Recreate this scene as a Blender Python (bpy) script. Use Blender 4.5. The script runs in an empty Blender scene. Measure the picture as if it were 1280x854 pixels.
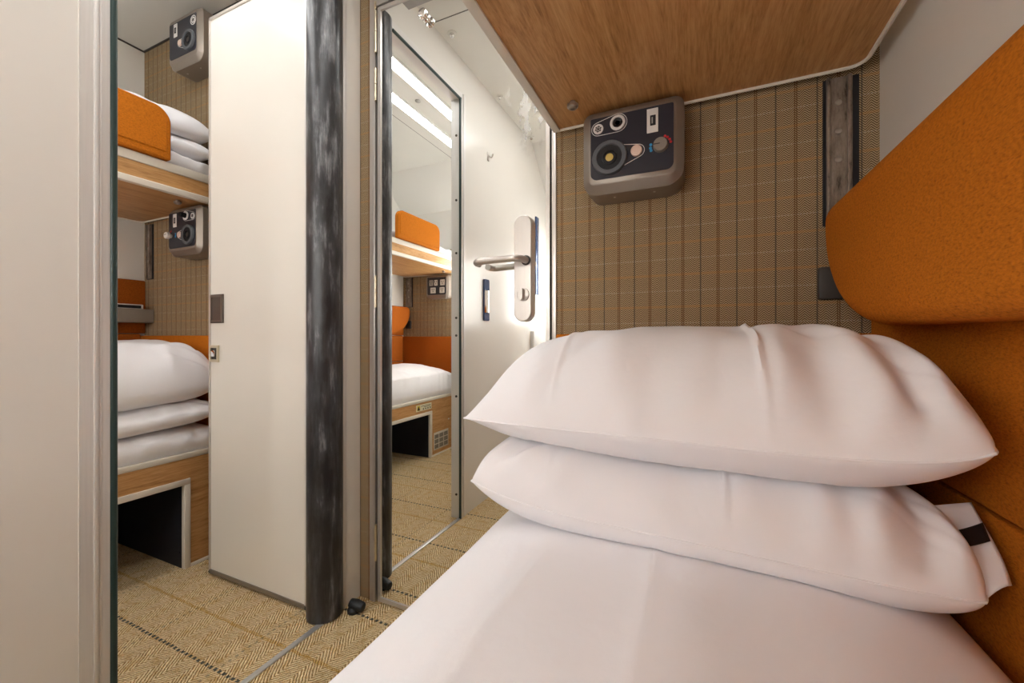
import bpy, bmesh, math, random
from mathutils import Vector, noise as mnoise, Matrix
random.seed(7)
PI = math.pi
scene = bpy.context.scene
COL = scene.collection
V = Vector

# ------------------------------------------------------------------ materials
class NT:
    def __init__(s, name):
        s.m = bpy.data.materials.new(name); s.m.use_nodes = True
        s.t = s.m.node_tree; s.b = s.t.nodes['Principled BSDF']
    def n(s, typ, **kw):
        nd = s.t.nodes.new(typ)
        for k, v in kw.items(): setattr(nd, k, v)
        return nd
    def link(s, a, b): s.t.links.new(a, b)
    def put(s, sock, v):
        if hasattr(v, 'is_linked') or hasattr(v, 'links'): s.link(v, sock)
        else:
            if isinstance(v, (tuple, list)) and len(v) == 3 and sock.type == 'RGBA': v = (*v, 1)
            sock.default_value = v
    def obj(s): return s.n('ShaderNodeTexCoord').outputs['Object']
    def sep(s, v):
        nd = s.n('ShaderNodeSeparateXYZ'); s.link(v, nd.inputs[0]); return nd.outputs
    def comb(s, x, y, z):
        nd = s.n('ShaderNodeCombineXYZ')
        for i, v in enumerate((x, y, z)): s.put(nd.inputs[i], v)
        return nd.outputs[0]
    def ma(s, op, a, b=0.0, c=0.0):
        nd = s.n('ShaderNodeMath', operation=op)
        s.put(nd.inputs[0], a); s.put(nd.inputs[1], b); s.put(nd.inputs[2], c)
        return nd.outputs[0]
    def noise(s, vec, scale, detail=2.0, rough=.5):
        nd = s.n('ShaderNodeTexNoise'); s.link(vec, nd.inputs['Vector'])
        nd.inputs['Scale'].default_value = scale; nd.inputs['Detail'].default_value = detail
        nd.inputs['Roughness'].default_value = rough
        return nd.outputs['Fac']
    def scalev(s, vec, sc):
        nd = s.n('ShaderNodeMapping'); s.link(vec, nd.inputs[0]); nd.inputs['Scale'].default_value = sc
        return nd.outputs[0]
    def mix(s, f, a, b):
        nd = s.n('ShaderNodeMix', data_type='RGBA')
        s.put(nd.inputs[0], f); s.put(nd.inputs[6], a); s.put(nd.inputs[7], b)
        return nd.outputs[2]
    def ramp(s, f, stops):
        nd = s.n('ShaderNodeValToRGB'); s.link(f, nd.inputs[0])
        e = nd.color_ramp.elements
        while len(e) < len(stops): e.new(.5)
        for el, (p, c) in zip(e, stops): el.position = p; el.color = (*c, 1) if len(c) == 3 else c
        return nd.outputs[0]
    def bump(s, h, strength=.3, dist=.002):
        nd = s.n('ShaderNodeBump'); s.link(h, nd.inputs['Height'])
        nd.inputs['Strength'].default_value = strength; nd.inputs['Distance'].default_value = dist
        s.link(nd.outputs[0], s.b.inputs['Normal'])
    def line(s, v, period, offset, width):
        """1 on thin lines every period"""
        p = s.ma('PINGPONG', s.ma('ADD', v, -offset), period / 2)
        return s.ma('LESS_THAN', p, width / 2)
    def set(s, color=None, rough=.5, metal=0., spec=.5):
        if color is not None: s.put(s.b.inputs['Base Color'], color)
        s.put(s.b.inputs['Roughness'], rough); s.b.inputs['Metallic'].default_value = metal
        s.b.inputs['Specular IOR Level'].default_value = spec
        return s.m

def plain(name, col, rough=.5, metal=0., spec=.5, var=.04, vs=30.):
    t = NT(name); o = t.obj()
    f = t.noise(o, vs, 3)
    c = t.mix(f, tuple(max(0, x * (1 - var)) for x in col), tuple(min(1, x * (1 + var)) for x in col))
    return t.set(c, rough, metal, spec)

def make_tweed():
    t = NT('tweed'); x, y, z = t.sep(t.obj())
    cw = .0098
    tri = t.ma('PINGPONG', x, cw)
    ph = t.ma('ADD', z, t.ma('MULTIPLY', tri, 1.0))
    st = t.ma('GREATER_THAN', t.ma('FRACT', t.ma('DIVIDE', ph, .0052)), .5)
    nz = t.noise(t.obj(), 260, 2); big = t.noise(t.obj(), 7, 2)
    base = t.mix(st, (.078, .046, .020), (.49, .375, .23))
    base = t.mix(t.ma('MULTIPLY', nz, .32), base, (.29, .20, .11))
    hl = t.line(z, .0805, 1.078, .0062); hw = t.ma('MULTIPLY', t.line(z, .0805, 1.118, .0026), t.ma('GREATER_THAN', t.ma('FRACT', t.ma('DIVIDE', x, .0060)), .42))
    base = t.mix(t.ma('MULTIPLY', hl, .36), base, (.46, .225, .07))
    base = t.mix(t.ma('MULTIPLY', hw, .40), base, (.50, .46, .40))
    vr = t.ma('SUBTRACT', t.line(x, .0785, .904, .0062), t.line(x, .0785, .904, .0016)); vd = t.line(x, .0785, .944, .0030)
    base = t.mix(t.ma('MULTIPLY', vr, .72), base, (.125, .050, .018))
    base = t.mix(t.ma('MULTIPLY', vd, .68), base, (.050, .043, .040))
    t.bump(t.ma('ADD', st, nz), .25, .0008)
    return t.set(base, .93, 0, .15)

def make_carpet():
    t = NT('carpet'); o = t.obj(); x, y, z = t.sep(o)
    cw = .048
    tri = t.ma('PINGPONG', x, cw)
    w = t.noise(o, 22, 2); w2 = t.noise(o, 140, 2)
    ph = t.ma('ADD', t.ma('ADD', y, t.ma('MULTIPLY', tri, 1.25)), t.ma('MULTIPLY', w, .012))
    ph = t.ma('ADD', ph, t.ma('MULTIPLY', w2, .010))
    s = t.ma('ABSOLUTE', t.ma('SINE', t.ma('MULTIPLY', ph, PI / .0125)))
    knot = t.noise(o, 270, 2)
    h = t.ma('ADD', t.ma('MULTIPLY', s, .75), t.ma('MULTIPLY', knot, .55))
    col = t.ramp(h, [(.18, (.07, .038, .014)), (.39, (.38, .225, .085)), (.61, (.78, .53, .24)), (1., (.97, .79, .50))])
    patch = t.noise(o, 38, 3)
    gold = t.ramp(patch, [(.5, (0, 0, 0)), (.72, (1, 1, 1))])
    col = t.mix(t.ma('MULTIPLY', t.ma('MULTIPLY', gold, h), .6), col, (.62, .33, .06))
    wob = t.ma('MULTIPLY', t.ma('ADD', w, -.5), .010)
    yy = t.ma('ADD', y, wob); xx = t.ma('ADD', x, wob)
    dash = t.ma('GREATER_THAN', t.ma('FRACT', t.ma('MULTIPLY', t.ma('ADD', x, t.ma('MULTIPLY', knot, .008)), 52)), .42)
    dashy = t.ma('GREATER_THAN', t.ma('FRACT', t.ma('MULTIPLY', t.ma('ADD', y, t.ma('MULTIPLY', knot, .008)), 52)), .55)
    l1 = t.ma('MULTIPLY', t.line(yy, .335, -.41, .009), dash)
    l2 = t.ma('MULTIPLY', t.line(xx, .335, -.79, .007), dashy)
    l3 = t.line(yy, .335, -.275, .010)
    col = t.mix(t.ma('MULTIPLY', t.ma('MULTIPLY', l3, t.ma('MINIMUM', t.ma('MULTIPLY', t.ma('MAXIMUM', t.ma('ADD', knot, -.40), 0.), 6.), 1.)), .8), col, (.60, .31, .035))
    col = t.mix(t.ma('MULTIPLY', l2, .40), col, (.04, .05, .05))
    col = t.mix(t.ma('MULTIPLY', l1, .85), col, (.022, .045, .052))
    t.bump(h, 1., .008)
    return t.set(col, .95, 0, .1)

def make_wood(name, axis, dark=1.):
    t = NT(name); o = t.obj()
    sc = {'y': (1, .075, 1), 'x': (.075, 1, 1)}[axis]
    v = t.scalev(o, sc)
    warp = t.noise(t.scalev(o, tuple(max(q, .22) for q in sc)), 5, 2)
    nd = t.n('ShaderNodeVectorMath', operation='ADD'); t.link(v, nd.inputs[0])
    w3 = t.ma('MULTIPLY', warp, .11); t.link(t.comb(w3, w3, w3), nd.inputs[1])
    a = t.noise(nd.outputs[0], 34, 4, .6); b = t.noise(nd.outputs[0], 190, 3, .65); c = t.noise(v, 420, 2, .5)
    f = t.ma('ADD', t.ma('ADD', t.ma('MULTIPLY', a, .42), t.ma('MULTIPLY', b, .42)), t.ma('MULTIPLY', c, .22))
    k = dark
    col = t.ramp(f, [(.33, (.22 * k, .100 * k, .030 * k)), (.46, (.42 * k, .215 * k, .075 * k)), (.55, (.52 * k, .285 * k, .110 * k)), (.70, (.62 * k, .37 * k, .165 * k))])
    t.bump(f, .10, .0006)
    return t.set(col, .42, 0, .35)

def make_wool(name, col, k=1.):
    t = NT(name); o = t.obj()
    a = t.noise(t.scalev(o, (1, .6, 1.2)), 270, 3, .6); b = t.noise(t.scalev(o, (1, .4, 1.4)), 560, 2); g = t.noise(o, 9, 2)
    f = t.ma('ADD', t.ma('MULTIPLY', a, .6), t.ma('MULTIPLY', b, .4))
    c = t.ramp(f, [(.32, tuple(x * .55 for x in col)), (.5, col), (.68, tuple(min(1, x * 1.25) for x in col))])
    c = t.mix(t.ma('MULTIPLY', g, .22), c, tuple(x * .8 for x in col))
    t.bump(f, .55 * k, .003)
    m = t.set(c, .9, 0, .12)
    return m

def make_linen():
    t = NT('white_cotton'); o = t.obj()
    a = t.noise(o, 900, 2); b = t.noise(o, 24, 3)
    c = t.ma('ABSOLUTE', t.ma('ADD', t.noise(t.scalev(o, (1.6, .8, 1)), 15, 3, .45), -.5))
    t.bump(t.ma('ADD', t.ma('ADD', t.ma('MULTIPLY', a, .04), t.ma('MULTIPLY', b, .35)), t.ma('MULTIPLY', c, .55)), .30, .008)
    return t.set((.86, .865, .90), .82, 0, .2)

def make_brushed(name, col, rough=.32, axis='z', metal=.75):
    t = NT(name); o = t.obj()
    sc = {'z': (1, 1, .02), 'y': (1, .02, 1), 'x': (.02, 1, 1)}[axis]
    f = t.noise(t.scalev(o, sc), 300, 3)
    c = t.mix(f, tuple(x * .86 for x in col), col)
    return t.set(c, t.ma('ADD', t.ma('MULTIPLY', f, .16), rough - .08), metal, .5)

def make_post():
    t = NT('scuffed_black_rubber'); o = t.obj()
    n1 = t.noise(t.scalev(o, (1, 1, .10)), 55, 5, .65); n2 = t.noise(t.scalev(o, (1, 1, .35)), 26, 4, .6)
    x, y, z = t.sep(o)
    # scuffs: worn on the two flanks and more towards hand height
    f = t.ma('ADD', t.ma('MULTIPLY', n1, .55), t.ma('MULTIPLY', n2, .5))
    f = t.ma('ADD', f, t.ma('MULTIPLY', t.ma('ADD', z, -1.05), .045))
    c = t.ramp(f, [(.44, (.012, .012, .014)), (.56, (.040, .041, .046)), (.64, (.14, .145, .155)), (.76, (.36, .37, .39))])
    t.bump(n1, .12, .001)
    return t.set(c, .34, .0, .55)

def make_mirror():
    t = NT('mirror_glass'); o = t.obj(); x, y, z = t.sep(o)
    n = t.noise(t.scalev(o, (1, 1, .6)), 26, 4, .6)
    dx = t.ma('MULTIPLY', t.ma('ADD', x, -.655), 11.); dz = t.ma('MULTIPLY', t.ma('ADD', z, -1.68), 4.2)
    d = t.ma('SQRT', t.ma('ADD', t.ma('MULTIPLY', dx, dx), t.ma('MULTIPLY', dz, dz)))
    msk = t.ma('MULTIPLY', t.ma('MAXIMUM', t.ma('SUBTRACT', 1., d), 0.), t.ma('MINIMUM', t.ma('MULTIPLY', t.ma('MAXIMUM', t.ma('ADD', n, -.53), 0.), 9.), 1.))
    msk = t.ma('MINIMUM', t.ma('MULTIPLY', msk, 1.6), .42)
    m = t.set((.90, .915, .90), .0, 1., .5)
    dif = t.n('ShaderNodeBsdfDiffuse'); dif.inputs[0].default_value = (.8, .83, .84, 1)
    mx = t.n('ShaderNodeMixShader'); t.link(msk, mx.inputs[0]); t.link(t.b.outputs[0], mx.inputs[1]); t.link(dif.outputs[0], mx.inputs[2])
    t.link(mx.outputs[0], t.t.nodes['Material Output'].inputs[0])
    return m

def make_emit(name, col, s):
    t = NT(name); t.set((.9, .9, .9), .4)
    t.b.inputs['Emission Color'].default_value = (*col, 1); t.b.inputs['Emission Strength'].default_value = s
    return t.m

def make_dirty_track():
    t = NT('worn_aluminium'); o = t.obj()
    n = t.noise(t.scalev(o, (1, 1, .25)), 60, 5, .7)
    c = t.ramp(n, [(.33, (.05, .038, .028)), (.44, (.22, .175, .135)), (.7, (.38, .32, .265))])
    return t.set(c, .42, .35, .5)

def make_ceiling():
    t = NT('ceiling_laminate'); x, y, z = t.sep(t.obj())
    a = t.ma('LESS_THAN', t.ma('ABSOLUTE', t.ma('ADD', x, .675)), .0022)
    b = t.ma('LESS_THAN', t.ma('ABSOLUTE', t.ma('ADD', x, -.705)), .0022)
    c = t.ma('MULTIPLY', t.ma('LESS_THAN', t.ma('ABSOLUTE', t.ma('ADD', y, .432)), .003), t.ma('GREATER_THAN', x, 0.))
    f = t.ma('MAXIMUM', t.ma('MAXIMUM', a, b), c)
    n = t.noise(t.obj(), 12, 2)
    col = t.mix(n, (.70, .69, .645), (.72, .71, .665))
    return t.set(t.mix(f, col, (.10, .09, .08)), .28, 0, .5)

M = dict(
    tweed=make_tweed(), carpet=make_carpet(), wood=make_wood('oak_laminate', 'y'),
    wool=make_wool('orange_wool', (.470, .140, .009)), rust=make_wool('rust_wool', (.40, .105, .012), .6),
    linen=make_linen(), cream=plain('cream_laminate', (.775, .76, .72), .24, 0, .5, .012, 4),
    doorcream=plain('door_cream', (.735, .715, .66), .34, 0, .45, .012, 4),
    ceil=make_ceiling(), steel=make_brushed('brushed_steel', (.64, .60, .565), .32, 'z', .7),
    alu=make_brushed('brushed_aluminium', (.76, .745, .73), .36, 'z', .25), alux=make_brushed('brushed_aluminium_level', (.64, .61, .58), .34, 'x'),
    darkalu=make_brushed('bronze_aluminium', (.30, .27, .24), .35, 'x'),
    chrome=plain('polished_chrome', (.82, .81, .79), .08, 1., .5, .01), rubber=plain('black_rubber', (.014, .016, .018), .45, 0, .4),
    rubbergreen=plain('dark_green_rubber', (.02, .045, .042), .35, 0, .5),
    post=make_post(), mirror=make_mirror(), trim=plain('ivory_edging', (.70, .66, .58), .38, 0, .45, .015, 8),
    trimgrey=plain('grey_edging', (.52, .48, .44), .36, .25, .5, .02, 8),
    bezel=plain('champagne_plastic', (.27, .232, .198), .36, .5, .5, .03, 60), face=plain('navy_panel', (.018, .019, .030), .30, 0, .5, .06, 80),
    whiteplastic=plain('white_plastic', (.72, .71, .69), .4), greyplastic=plain('grey_plastic', (.36, .35, .33), .5),
    darkgrey=plain('dark_grey_plastic', (.042, .036, .030), .55), ringgrey=plain('slate_grey_plastic', (.095, .105, .118), .42),
    black=plain('matt_black', (.006, .006, .008), .6), navy=plain('navy_lining', (.008, .009, .016), .55),
    lens=plain('amber_lens', (.62, .47, .14), .2), peach=plain('pale_button', (.80, .62, .53), .25, .2), red=plain('red_mark', (.55, .01, .015), .5),
    blue=plain('blue_mark', (.02, .30, .62), .5), shelf=plain('warm_grey_shelf', (.255, .220, .182), .5), track=make_dirty_track(),
    bronze=plain('grey_brown_plate', (.15, .125, .105), .42, .55, .5, .08, 40), bolt=plain('dull_steel', (.40, .36, .32), .28, .8),
    light=make_emit('lit_diffuser', (1., .995, .985), 9.2), tube=make_emit('fill_tube_glow', (1., .985, .96), 26.), sign=plain('cream_label', (.74, .72, .52), .5), signyellow=plain('yellow_mark', (.72, .58, .06), .5),  # the tube emitter serves only the added fill lights
    blueglass=plain('blue_glass', (.035, .065, .16), .12, .3), silverstrip=make_brushed('silver_strip', (.70, .70, .69), .36, 'y'),
    plate=plain('vent_cream', (.62, .58, .49), .5), hingebrass=plain('hinge_brass', (.62, .55, .40), .3, .9),
)

# ------------------------------------------------------------------ mesh helpers
WL = {}
def obj(name, bm, mat, parent=None, smooth=True, ang=35):
    base = V((0, 0, 0))
    if parent is not None: base = WL[parent.name]
    bmesh.ops.recalc_face_normals(bm, faces=bm.faces)
    if base.length: bmesh.ops.translate(bm, verts=bm.verts, vec=-base)
    me = bpy.data.meshes.new(name); bm.to_mesh(me); bm.free()
    mats = mat if isinstance(mat, (list, tuple)) else [mat]
    for m in mats: me.materials.append(m)
    if smooth:
        me.polygons.foreach_set('use_smooth', [True] * len(me.polygons))
        me.set_sharp_from_angle(angle=math.radians(ang))
    o = bpy.data.objects.new(name, me); COL.objects.link(o)
    if parent is not None: o.parent = parent
    WL[o.name] = base.copy()
    return o
def rebase(o, loc):
    """move a single-mesh thing's origin to loc"""
    o.data.transform(Matrix.Translation(-V(loc))); o.location = loc; WL[o.name] = V(loc)
def tag(o, label, cat, group=None):
    o['label'] = label; o['category'] = cat
    if group: o['group'] = group
    return o
def thing(name, loc, label, cat, group=None):
    o = bpy.data.objects.new(name, None); COL.objects.link(o); o.location = loc; o.empty_display_size = .05
    WL[o.name] = V(loc)
    return tag(o, label, cat, group)
def struct(name, bm, mat, **k):
    o = obj(name, bm, mat, **k); o['kind'] = 'structure'; return o
def B(): return bmesh.new()
def box(bm, x0, x1, y0, y1, z0, z1, r=0., seg=2, keep=None):
    x0, x1 = sorted((x0, x1)); y0, y1 = sorted((y0, y1)); z0, z1 = sorted((z0, z1))
    g = bmesh.ops.create_cube(bm, size=1.)
    for v in g['verts']:
        v.co = V(((x0 + x1) / 2 + v.co.x * (x1 - x0), (y0 + y1) / 2 + v.co.y * (y1 - y0), (z0 + z1) / 2 + v.co.z * (z1 - z0)))
    if r > 0:
        es = {e for v in g['verts'] for e in v.link_edges}
        bmesh.ops.bevel(bm, geom=list(es), offset=min(r, .49 * min(x1 - x0, y1 - y0, z1 - z0)), segments=seg, affect='EDGES', profile=.5)
    return bm
def loft(bm, loops, cap0=True, cap1=True):
    vs = [[bm.verts.new(p) for p in L] for L in loops]
    n = len(vs[0])
    for a, b in zip(vs, vs[1:]):
        for i in range(n): bm.faces.new((a[i], a[(i + 1) % n], b[(i + 1) % n], b[i]))
    if cap0: bm.faces.new(vs[0])
    if cap1: bm.faces.new(vs[-1])
    return bm
def frame_of(d):
    d = d.normalized(); a = V((0, 0, 1)) if abs(d.z) < .9 else V((1, 0, 0))
    u = d.cross(a).normalized(); return u, d.cross(u).normalized()
def tube(bm, pts, r, n=14):
    pts = [V(p) for p in pts]; rs = r if isinstance(r, (list, tuple)) else [r] * len(pts)
    loops = []; u0 = None
    for i, p in enumerate(pts):
        d = (pts[min(i + 1, len(pts) - 1)] - pts[max(i - 1, 0)]).normalized()
        if u0 is None: u, w = frame_of(d)
        else:
            u = (u0 - d * u0.dot(d)).normalized(); w = d.cross(u)
        u0 = u
        loops.append([p + (u * math.cos(2 * PI * k / n) + w * math.sin(2 * PI * k / n)) * rs[i] for k in range(n)])
    return loft(bm, loops)
def cyl(bm, p0, p1, r0, r1=None, n=24): return tube(bm, [p0, p1], [r0, r0 if r1 is None else r1], n)
def revolve(bm, c, axis, prof, n=32):
    """prof: list of (distance along axis, radius)"""
    c = V(c); a = V(axis).normalized(); u, w = frame_of(a)
    return loft(bm, [[c + a * d + (u * math.cos(2 * PI * k / n) + w * math.sin(2 * PI * k / n)) * max(r, 1e-5) for k in range(n)] for d, r in prof])
def rr(cx, cz, w, h, rad, n=6):
    """rounded rectangle, radii (tl,tr,br,bl); returns 2-D points"""
    tl, tr, br, bl = rad if isinstance(rad, (list, tuple)) else (rad,) * 4
    out = []
    for (sx, sz, r, a0) in ((1, 1, tr, 0), (-1, 1, tl, 90), (-1, -1, bl, 180), (1, -1, br, 270)):
        ox, oz = cx + sx * (w / 2 - r), cz + sz * (h / 2 - r)
        for k in range(n + 1):
            a = math.radians(a0 + 90 * k / n); out.append((ox + r * math.cos(a), oz + r * math.sin(a)))
    return out
def prism_xz(bm, pts, y0, y1): return loft(bm, [[V((x, y0, z)) for x, z in pts], [V((x, y1, z)) for x, z in pts]])
def prism_yz(bm, pts, x0, x1): return loft(bm, [[V((x0, y, z)) for y, z in pts], [V((x1, y, z)) for y, z in pts]])
def prism_xy(bm, pts, z0, z1): return loft(bm, [[V((x, y, z0)) for x, y in pts], [V((x, y, z1)) for x, y in pts]])
def ring_xz(bm, outer, inner, y0, y1):
    n = len(outer)
    L = [[V((x, y, z)) for x, z in P] for P, y in ((outer, y1), (outer, y0), (inner, y0), (inner, y1))]
    vs = [[bm.verts.new(p) for p in l] for l in L]
    for a, b in ((0, 1), (1, 2), (2, 3), (3, 0)):
        for i in range(n): bm.faces.new((vs[a][i], vs[a][(i + 1) % n], vs[b][(i + 1) % n], vs[b][i]))
    return bm
def offset_poly(pts, d):
    """inward offset of a counter-clockwise convex outline"""
    n = len(pts); out = []
    for i in range(n):
        p0, p1, p2 = V(pts[i - 1]), V(pts[i]), V(pts[(i + 1) % n])
        n1 = V((-(p1 - p0).y, (p1 - p0).x)).normalized(); n2 = V((-(p2 - p1).y, (p2 - p1).x)).normalized()
        b = n1 + n2; b = b / max(.35, b.length_squared) * 2
        out.append(tuple(p1 + b * d))
    return out
def nz(x, y, z=0.): return mnoise.noise(V((x, y, z)))

# ------------------------------------------------------------------ main dimensions (metres)
H = 2.34; YB = -1.98; XR = 1.445; XL = -1.41; PT = .05

# ------------------------------------------------------------------ the setting
struct('floor', box(B(), XL - .1, XR + .1, YB - .1, .12, -.06, 0), M['carpet'])
bm = B(); box(bm, XL - .1, XR + .1, YB - .1, .12, H, H + .05)
ceiling = struct('ceiling', bm, M['ceil'])
bm = B(); prism_yz(bm, [(-1.68, H), (YB, 2.05), (YB, H)], XL, -PT); prism_yz(bm, [(-1.68, H), (YB, 2.05), (YB, H)], 0, XR)
struct('trim_1', bm, M['cream'], smooth=False)
for (sx, sy) in ((.050, -.522), (.034, -1.064), (.024, -1.6)):
    b_ = B(); revolve(b_, (sx, sy, H), (0, 0, -1), [(-.002, .024), (.002, .024), (.003, .021), (.003, .018), (.0015, .017)], 24)
    rg = obj('screw_cover', b_, M['ceil'], ceiling)
    b_ = B(); revolve(b_, (sx, sy, H - .002), (0, 0, -1), [(-.004, .010), (.010, .010), (.013, .008), (.013, .003), (.006, .003)], 18); obj('screw', b_, M['chrome'], rg)

DX0, DX1, DZ = .066, .727, 2.09
bm = B(); box(bm, XL - .1, DX0 - .016, 0, .08, 0, H); box(bm, DX0 - .016, DX1 + .004, 0, .08, DZ, H); box(bm, DX1 + .004, XR + .1, 0, .08, 0, H)
struct('wall_front', bm, M['tweed'], smooth=False)
struct('wall_right', box(B(), XR, XR + .1, YB, 0, 0, H), M['cream'])
struct('wall_left', box(B(), XL - .1, XL, YB, 0, 0, H), M['cream'])
struct('wall_back', box(B(), XL - .1, XR + .1, YB - .1, YB, 0, H), M['cream'])
bm = B(); box(bm, XL, -.86, YB, YB + .006, 0, 1.70); box(bm, .80, XR, YB, YB + .006, 0, 1.70)
struct('trim_2', bm, M['tweed'], smooth=False)

OY0, OY1, OZ = -.681, -.150, 2.135          # the opening between the two cabins
bm = B(); box(bm, -PT, 0, YB, OY0 - .046, 0, H); box(bm, -PT, 0, OY0 - .046, -.066, OZ + .03, H); box(bm, -PT, 0, -.078, 0, 0, OZ + .03)
struct('wall_partition', bm, M['cream'], smooth=False)
# aluminium jamb on the near side with ridges and rubber edge
bm = B()
box(bm, -PT - .004, .003, OY0 - .048, OY0 - .026, 0, OZ + .03); box(bm, -PT - .004, .0065, OY0 - .027, OY0 - .020, 0, OZ + .03, .002)
box(bm, -PT - .004, .0045, OY0 - .018, OY0 - .014, 0, OZ + .03, .0015)
box(bm, -PT - .004, .003, OY0 - .022, OY0, 0, OZ + .03)
box(bm, -PT - .004, .003, OY0, -.066, OZ, OZ + .03)
jamb = struct('trim_3', bm, M['alu'])
bm = B(); tube(bm, [(.001, OY0 + .004, 0.002), (.001, OY0 + .004, OZ)], .0065, 12); tube(bm, [(.001, OY0, OZ - .004), (.001, -.170, OZ - .004)], .0065, 12)
obj('rubber_seal', bm, M['rubbergreen'], jamb)
for z in (.12, .62, .93, 1.02, 1.35, 1.62, 1.95):
    obj('screw', revolve(B(), (-.024, OY0, z), (0, 1, 0), [(-.002, .006), (.003, .006), (.004, .003)], 12), M['darkgrey'], jamb)
# rounded black hinge post
PX, PY, PR = -.034, -.122, .056
bm = B(); prof = [(PX + PR * math.cos(a), PY + PR * math.sin(a)) for a in [2 * PI * k / 48 for k in range(48)]]
prism_xy(bm, prof, .004, OZ + .02)
post = struct('trim_4', bm, M['post'])
bm = B(); box(bm, -.004, .0035, -.079, -.066, 0, OZ + .03, .001); box(bm, 0, .002, -.066, -.060, 0, OZ + .03)
struct('trim_5', bm, M['alu'])
struct('trim_6', box(B(), -.014, .005, OY0, -.150, .0, .005, .002), M['silverstrip'])

bm = B(); box(bm, XL, -PT, -.006, 0, H - .006, H); box(bm, XL, XL + .006, YB + .31, -.006, H - .006, H)
struct('trim_9', bm, M['darkgrey'], smooth=False)
# ------------------------------------------------------------------ cabin door: one full mirror in a steel frame
bm = B(); box(bm, .0835, .712, .004, .04, .006, 2.064)
door = struct('door_1', bm, M['darkgrey'])
bm = B()
o_ = [(.0835, .006), (.712, .006), (.712, 2.064), (.0835, 2.064)]; i_ = [(.0965, .020), (.7005, .020), (.7005, 2.052), (.0965, 2.052)]
ring_xz(bm, o_, i_, -.004, .01); obj('frame', bm, M['steel'], door, ang=20)
bm = B(); box(bm, .0965, .7005, 0, .006, .020, 2.052); obj('mirror', bm, M['mirror'], door, smooth=False)
for z0, z1 in ((2.06, 2.085), (1.91, 2.055), (1.743, 1.855), (1.024, 1.135), (.145, .27)):
    b_ = B(); zm = (z0 + z1) / 2
    cyl(b_, (.0755, -.004, z0), (.0755, -.004, zm - .001), .0055, None, 14); cyl(b_, (.0755, -.004, zm + .001), (.0755, -.004, z1), .0055, None, 14)
    obj('hinge', b_, M['hingebrass'], door)
hx, hz0, hz1 = .634, .966, 1.275
bm = B(); P0 = rr(hx, (hz0 + hz1) / 2, .056, hz1 - hz0, .0275, 10); P1 = rr(hx, (hz0 + hz1) / 2, .050, hz1 - hz0 - .006, .0245, 10)
loft(bm, [[V((x, 0, z)) for x, z in P0], [V((x, -.013, z)) for x, z in P0], [V((x, -.017, z)) for x, z in P1]])
plate = obj('handle_plate', bm, M['steel'], door)
lz = 1.142
pts = [(.645, -.012, lz), (.645, -.035, lz)] + [(.645 - .026 * (1 - math.cos(a)), -.035 - .026 * math.sin(a), lz) for a in [PI / 2 * k / 6 for k in range(1, 7)]] + \
      [(.60, -.061, lz), (.52, -.061, lz - .001)] + [(.52 - .022 * math.sin(a), -.061 + .022 * (1 - math.cos(a)), lz - .002) for a in [PI / 2 * k / 6 for k in range(1, 7)]] + [(.498, -.027, lz - .002)]
obj('lever', tube(B(), pts, .0098, 18), M['steel'], plate)
obj('collar', revolve(B(), (.645, -.015, lz), (0, -1, 0), [(0, .0145), (.004, .0145), (.005, .012)], 20), M['darkgrey'], plate)
bm = B(); revolve(bm, (.636, -.015, 1.044), (0, -1, 0), [(0, .019), (.005, .019), (.006, .017)], 24); obj('thumbturn_rose', bm, M['steel'], plate)
bm = B(); prism_xz(bm, rr(.636, 1.044, .013, .034, .006), -.020, -.040); obj('thumbturn', bm, M['steel'], plate)
bm = B(); revolve(bm, (.286, 0, 1.966), (0, -1, 0), [(0, .0135), (.003, .0135), (.005, .0085), (.014, .0085), (.016, .0155), (.025, .0155), (.027, .012)], 24)
obj('door_buffer', bm, M['chrome'], door)
# frame around the door
bm = B()
box(bm, .050, .0735, -.006, .03, 0, DZ + .02, .0012); box(bm, .7185, .7315, -.006, .03, 0, DZ + .02, .0012); box(bm, .0735, .7185, -.006, .03, 2.070, DZ + .02, .0012)
struct('trim_7', bm, M['steel'])
bm = B(); box(bm, .0735, .0835, .012, .06, 0, 2.07); box(bm, .712, .7185, .012, .06, 0, 2.07); box(bm, .05, .735, .041, .06, 0, 2.09); struct('trim_8', bm, M['black'], smooth=False)
t = thing('door_closer', (.25, -.05, 2.12), 'grey closer box above the mirrored cabin door, its underside seen in the mirror', 'door closer')
obj('housing', box(B(), .130, .39, -.105, -.001, 2.118, 2.175, .004), M['greyplastic'], t)
obj('arm', box(B(), .36, .375, -.09, -.07, 2.105, 2.118, .003), M['steel'], t)

# ------------------------------------------------------------------ connecting door, standing open in the other cabin
dx0, dx1, dy0, dy1 = -.632, -.093, -.140, -.110
bm = B(); box(bm, dx0 + .006, dx1 - .004, dy0 + .0005, dy1, .02, 2.148)
door2 = struct('door_2', bm, M['doorcream'])
bm = B(); box(bm, dx0, dx0 + .010, dy0 - .003, dy1 + .003, .008, 2.158, .0015); box(bm, dx0, dx1, dy0 - .003, dy1 + .003, 2.146, 2.158, .0015)
obj('edge_strip', bm, M['trimgrey'], door2)
bm = B(); box(bm, dx0, dx1, dy0 - .003, dy1 + .003, .008, .024, .0015); obj('kick_strip', bm, M['darkalu'], door2)
bm = B(); box(bm, dx1 - .012, dx1, dy0 - .003, dy1 + .003, .008, 2.158, .0015); obj('hinge_strip', bm, M['alu'], door2)
bm = B(); box(bm, -.618, -.540, dy0 - .004, dy0, .975, 1.085, .001); pl = obj('pull_plate', bm, M['bronze'], door2)
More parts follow.
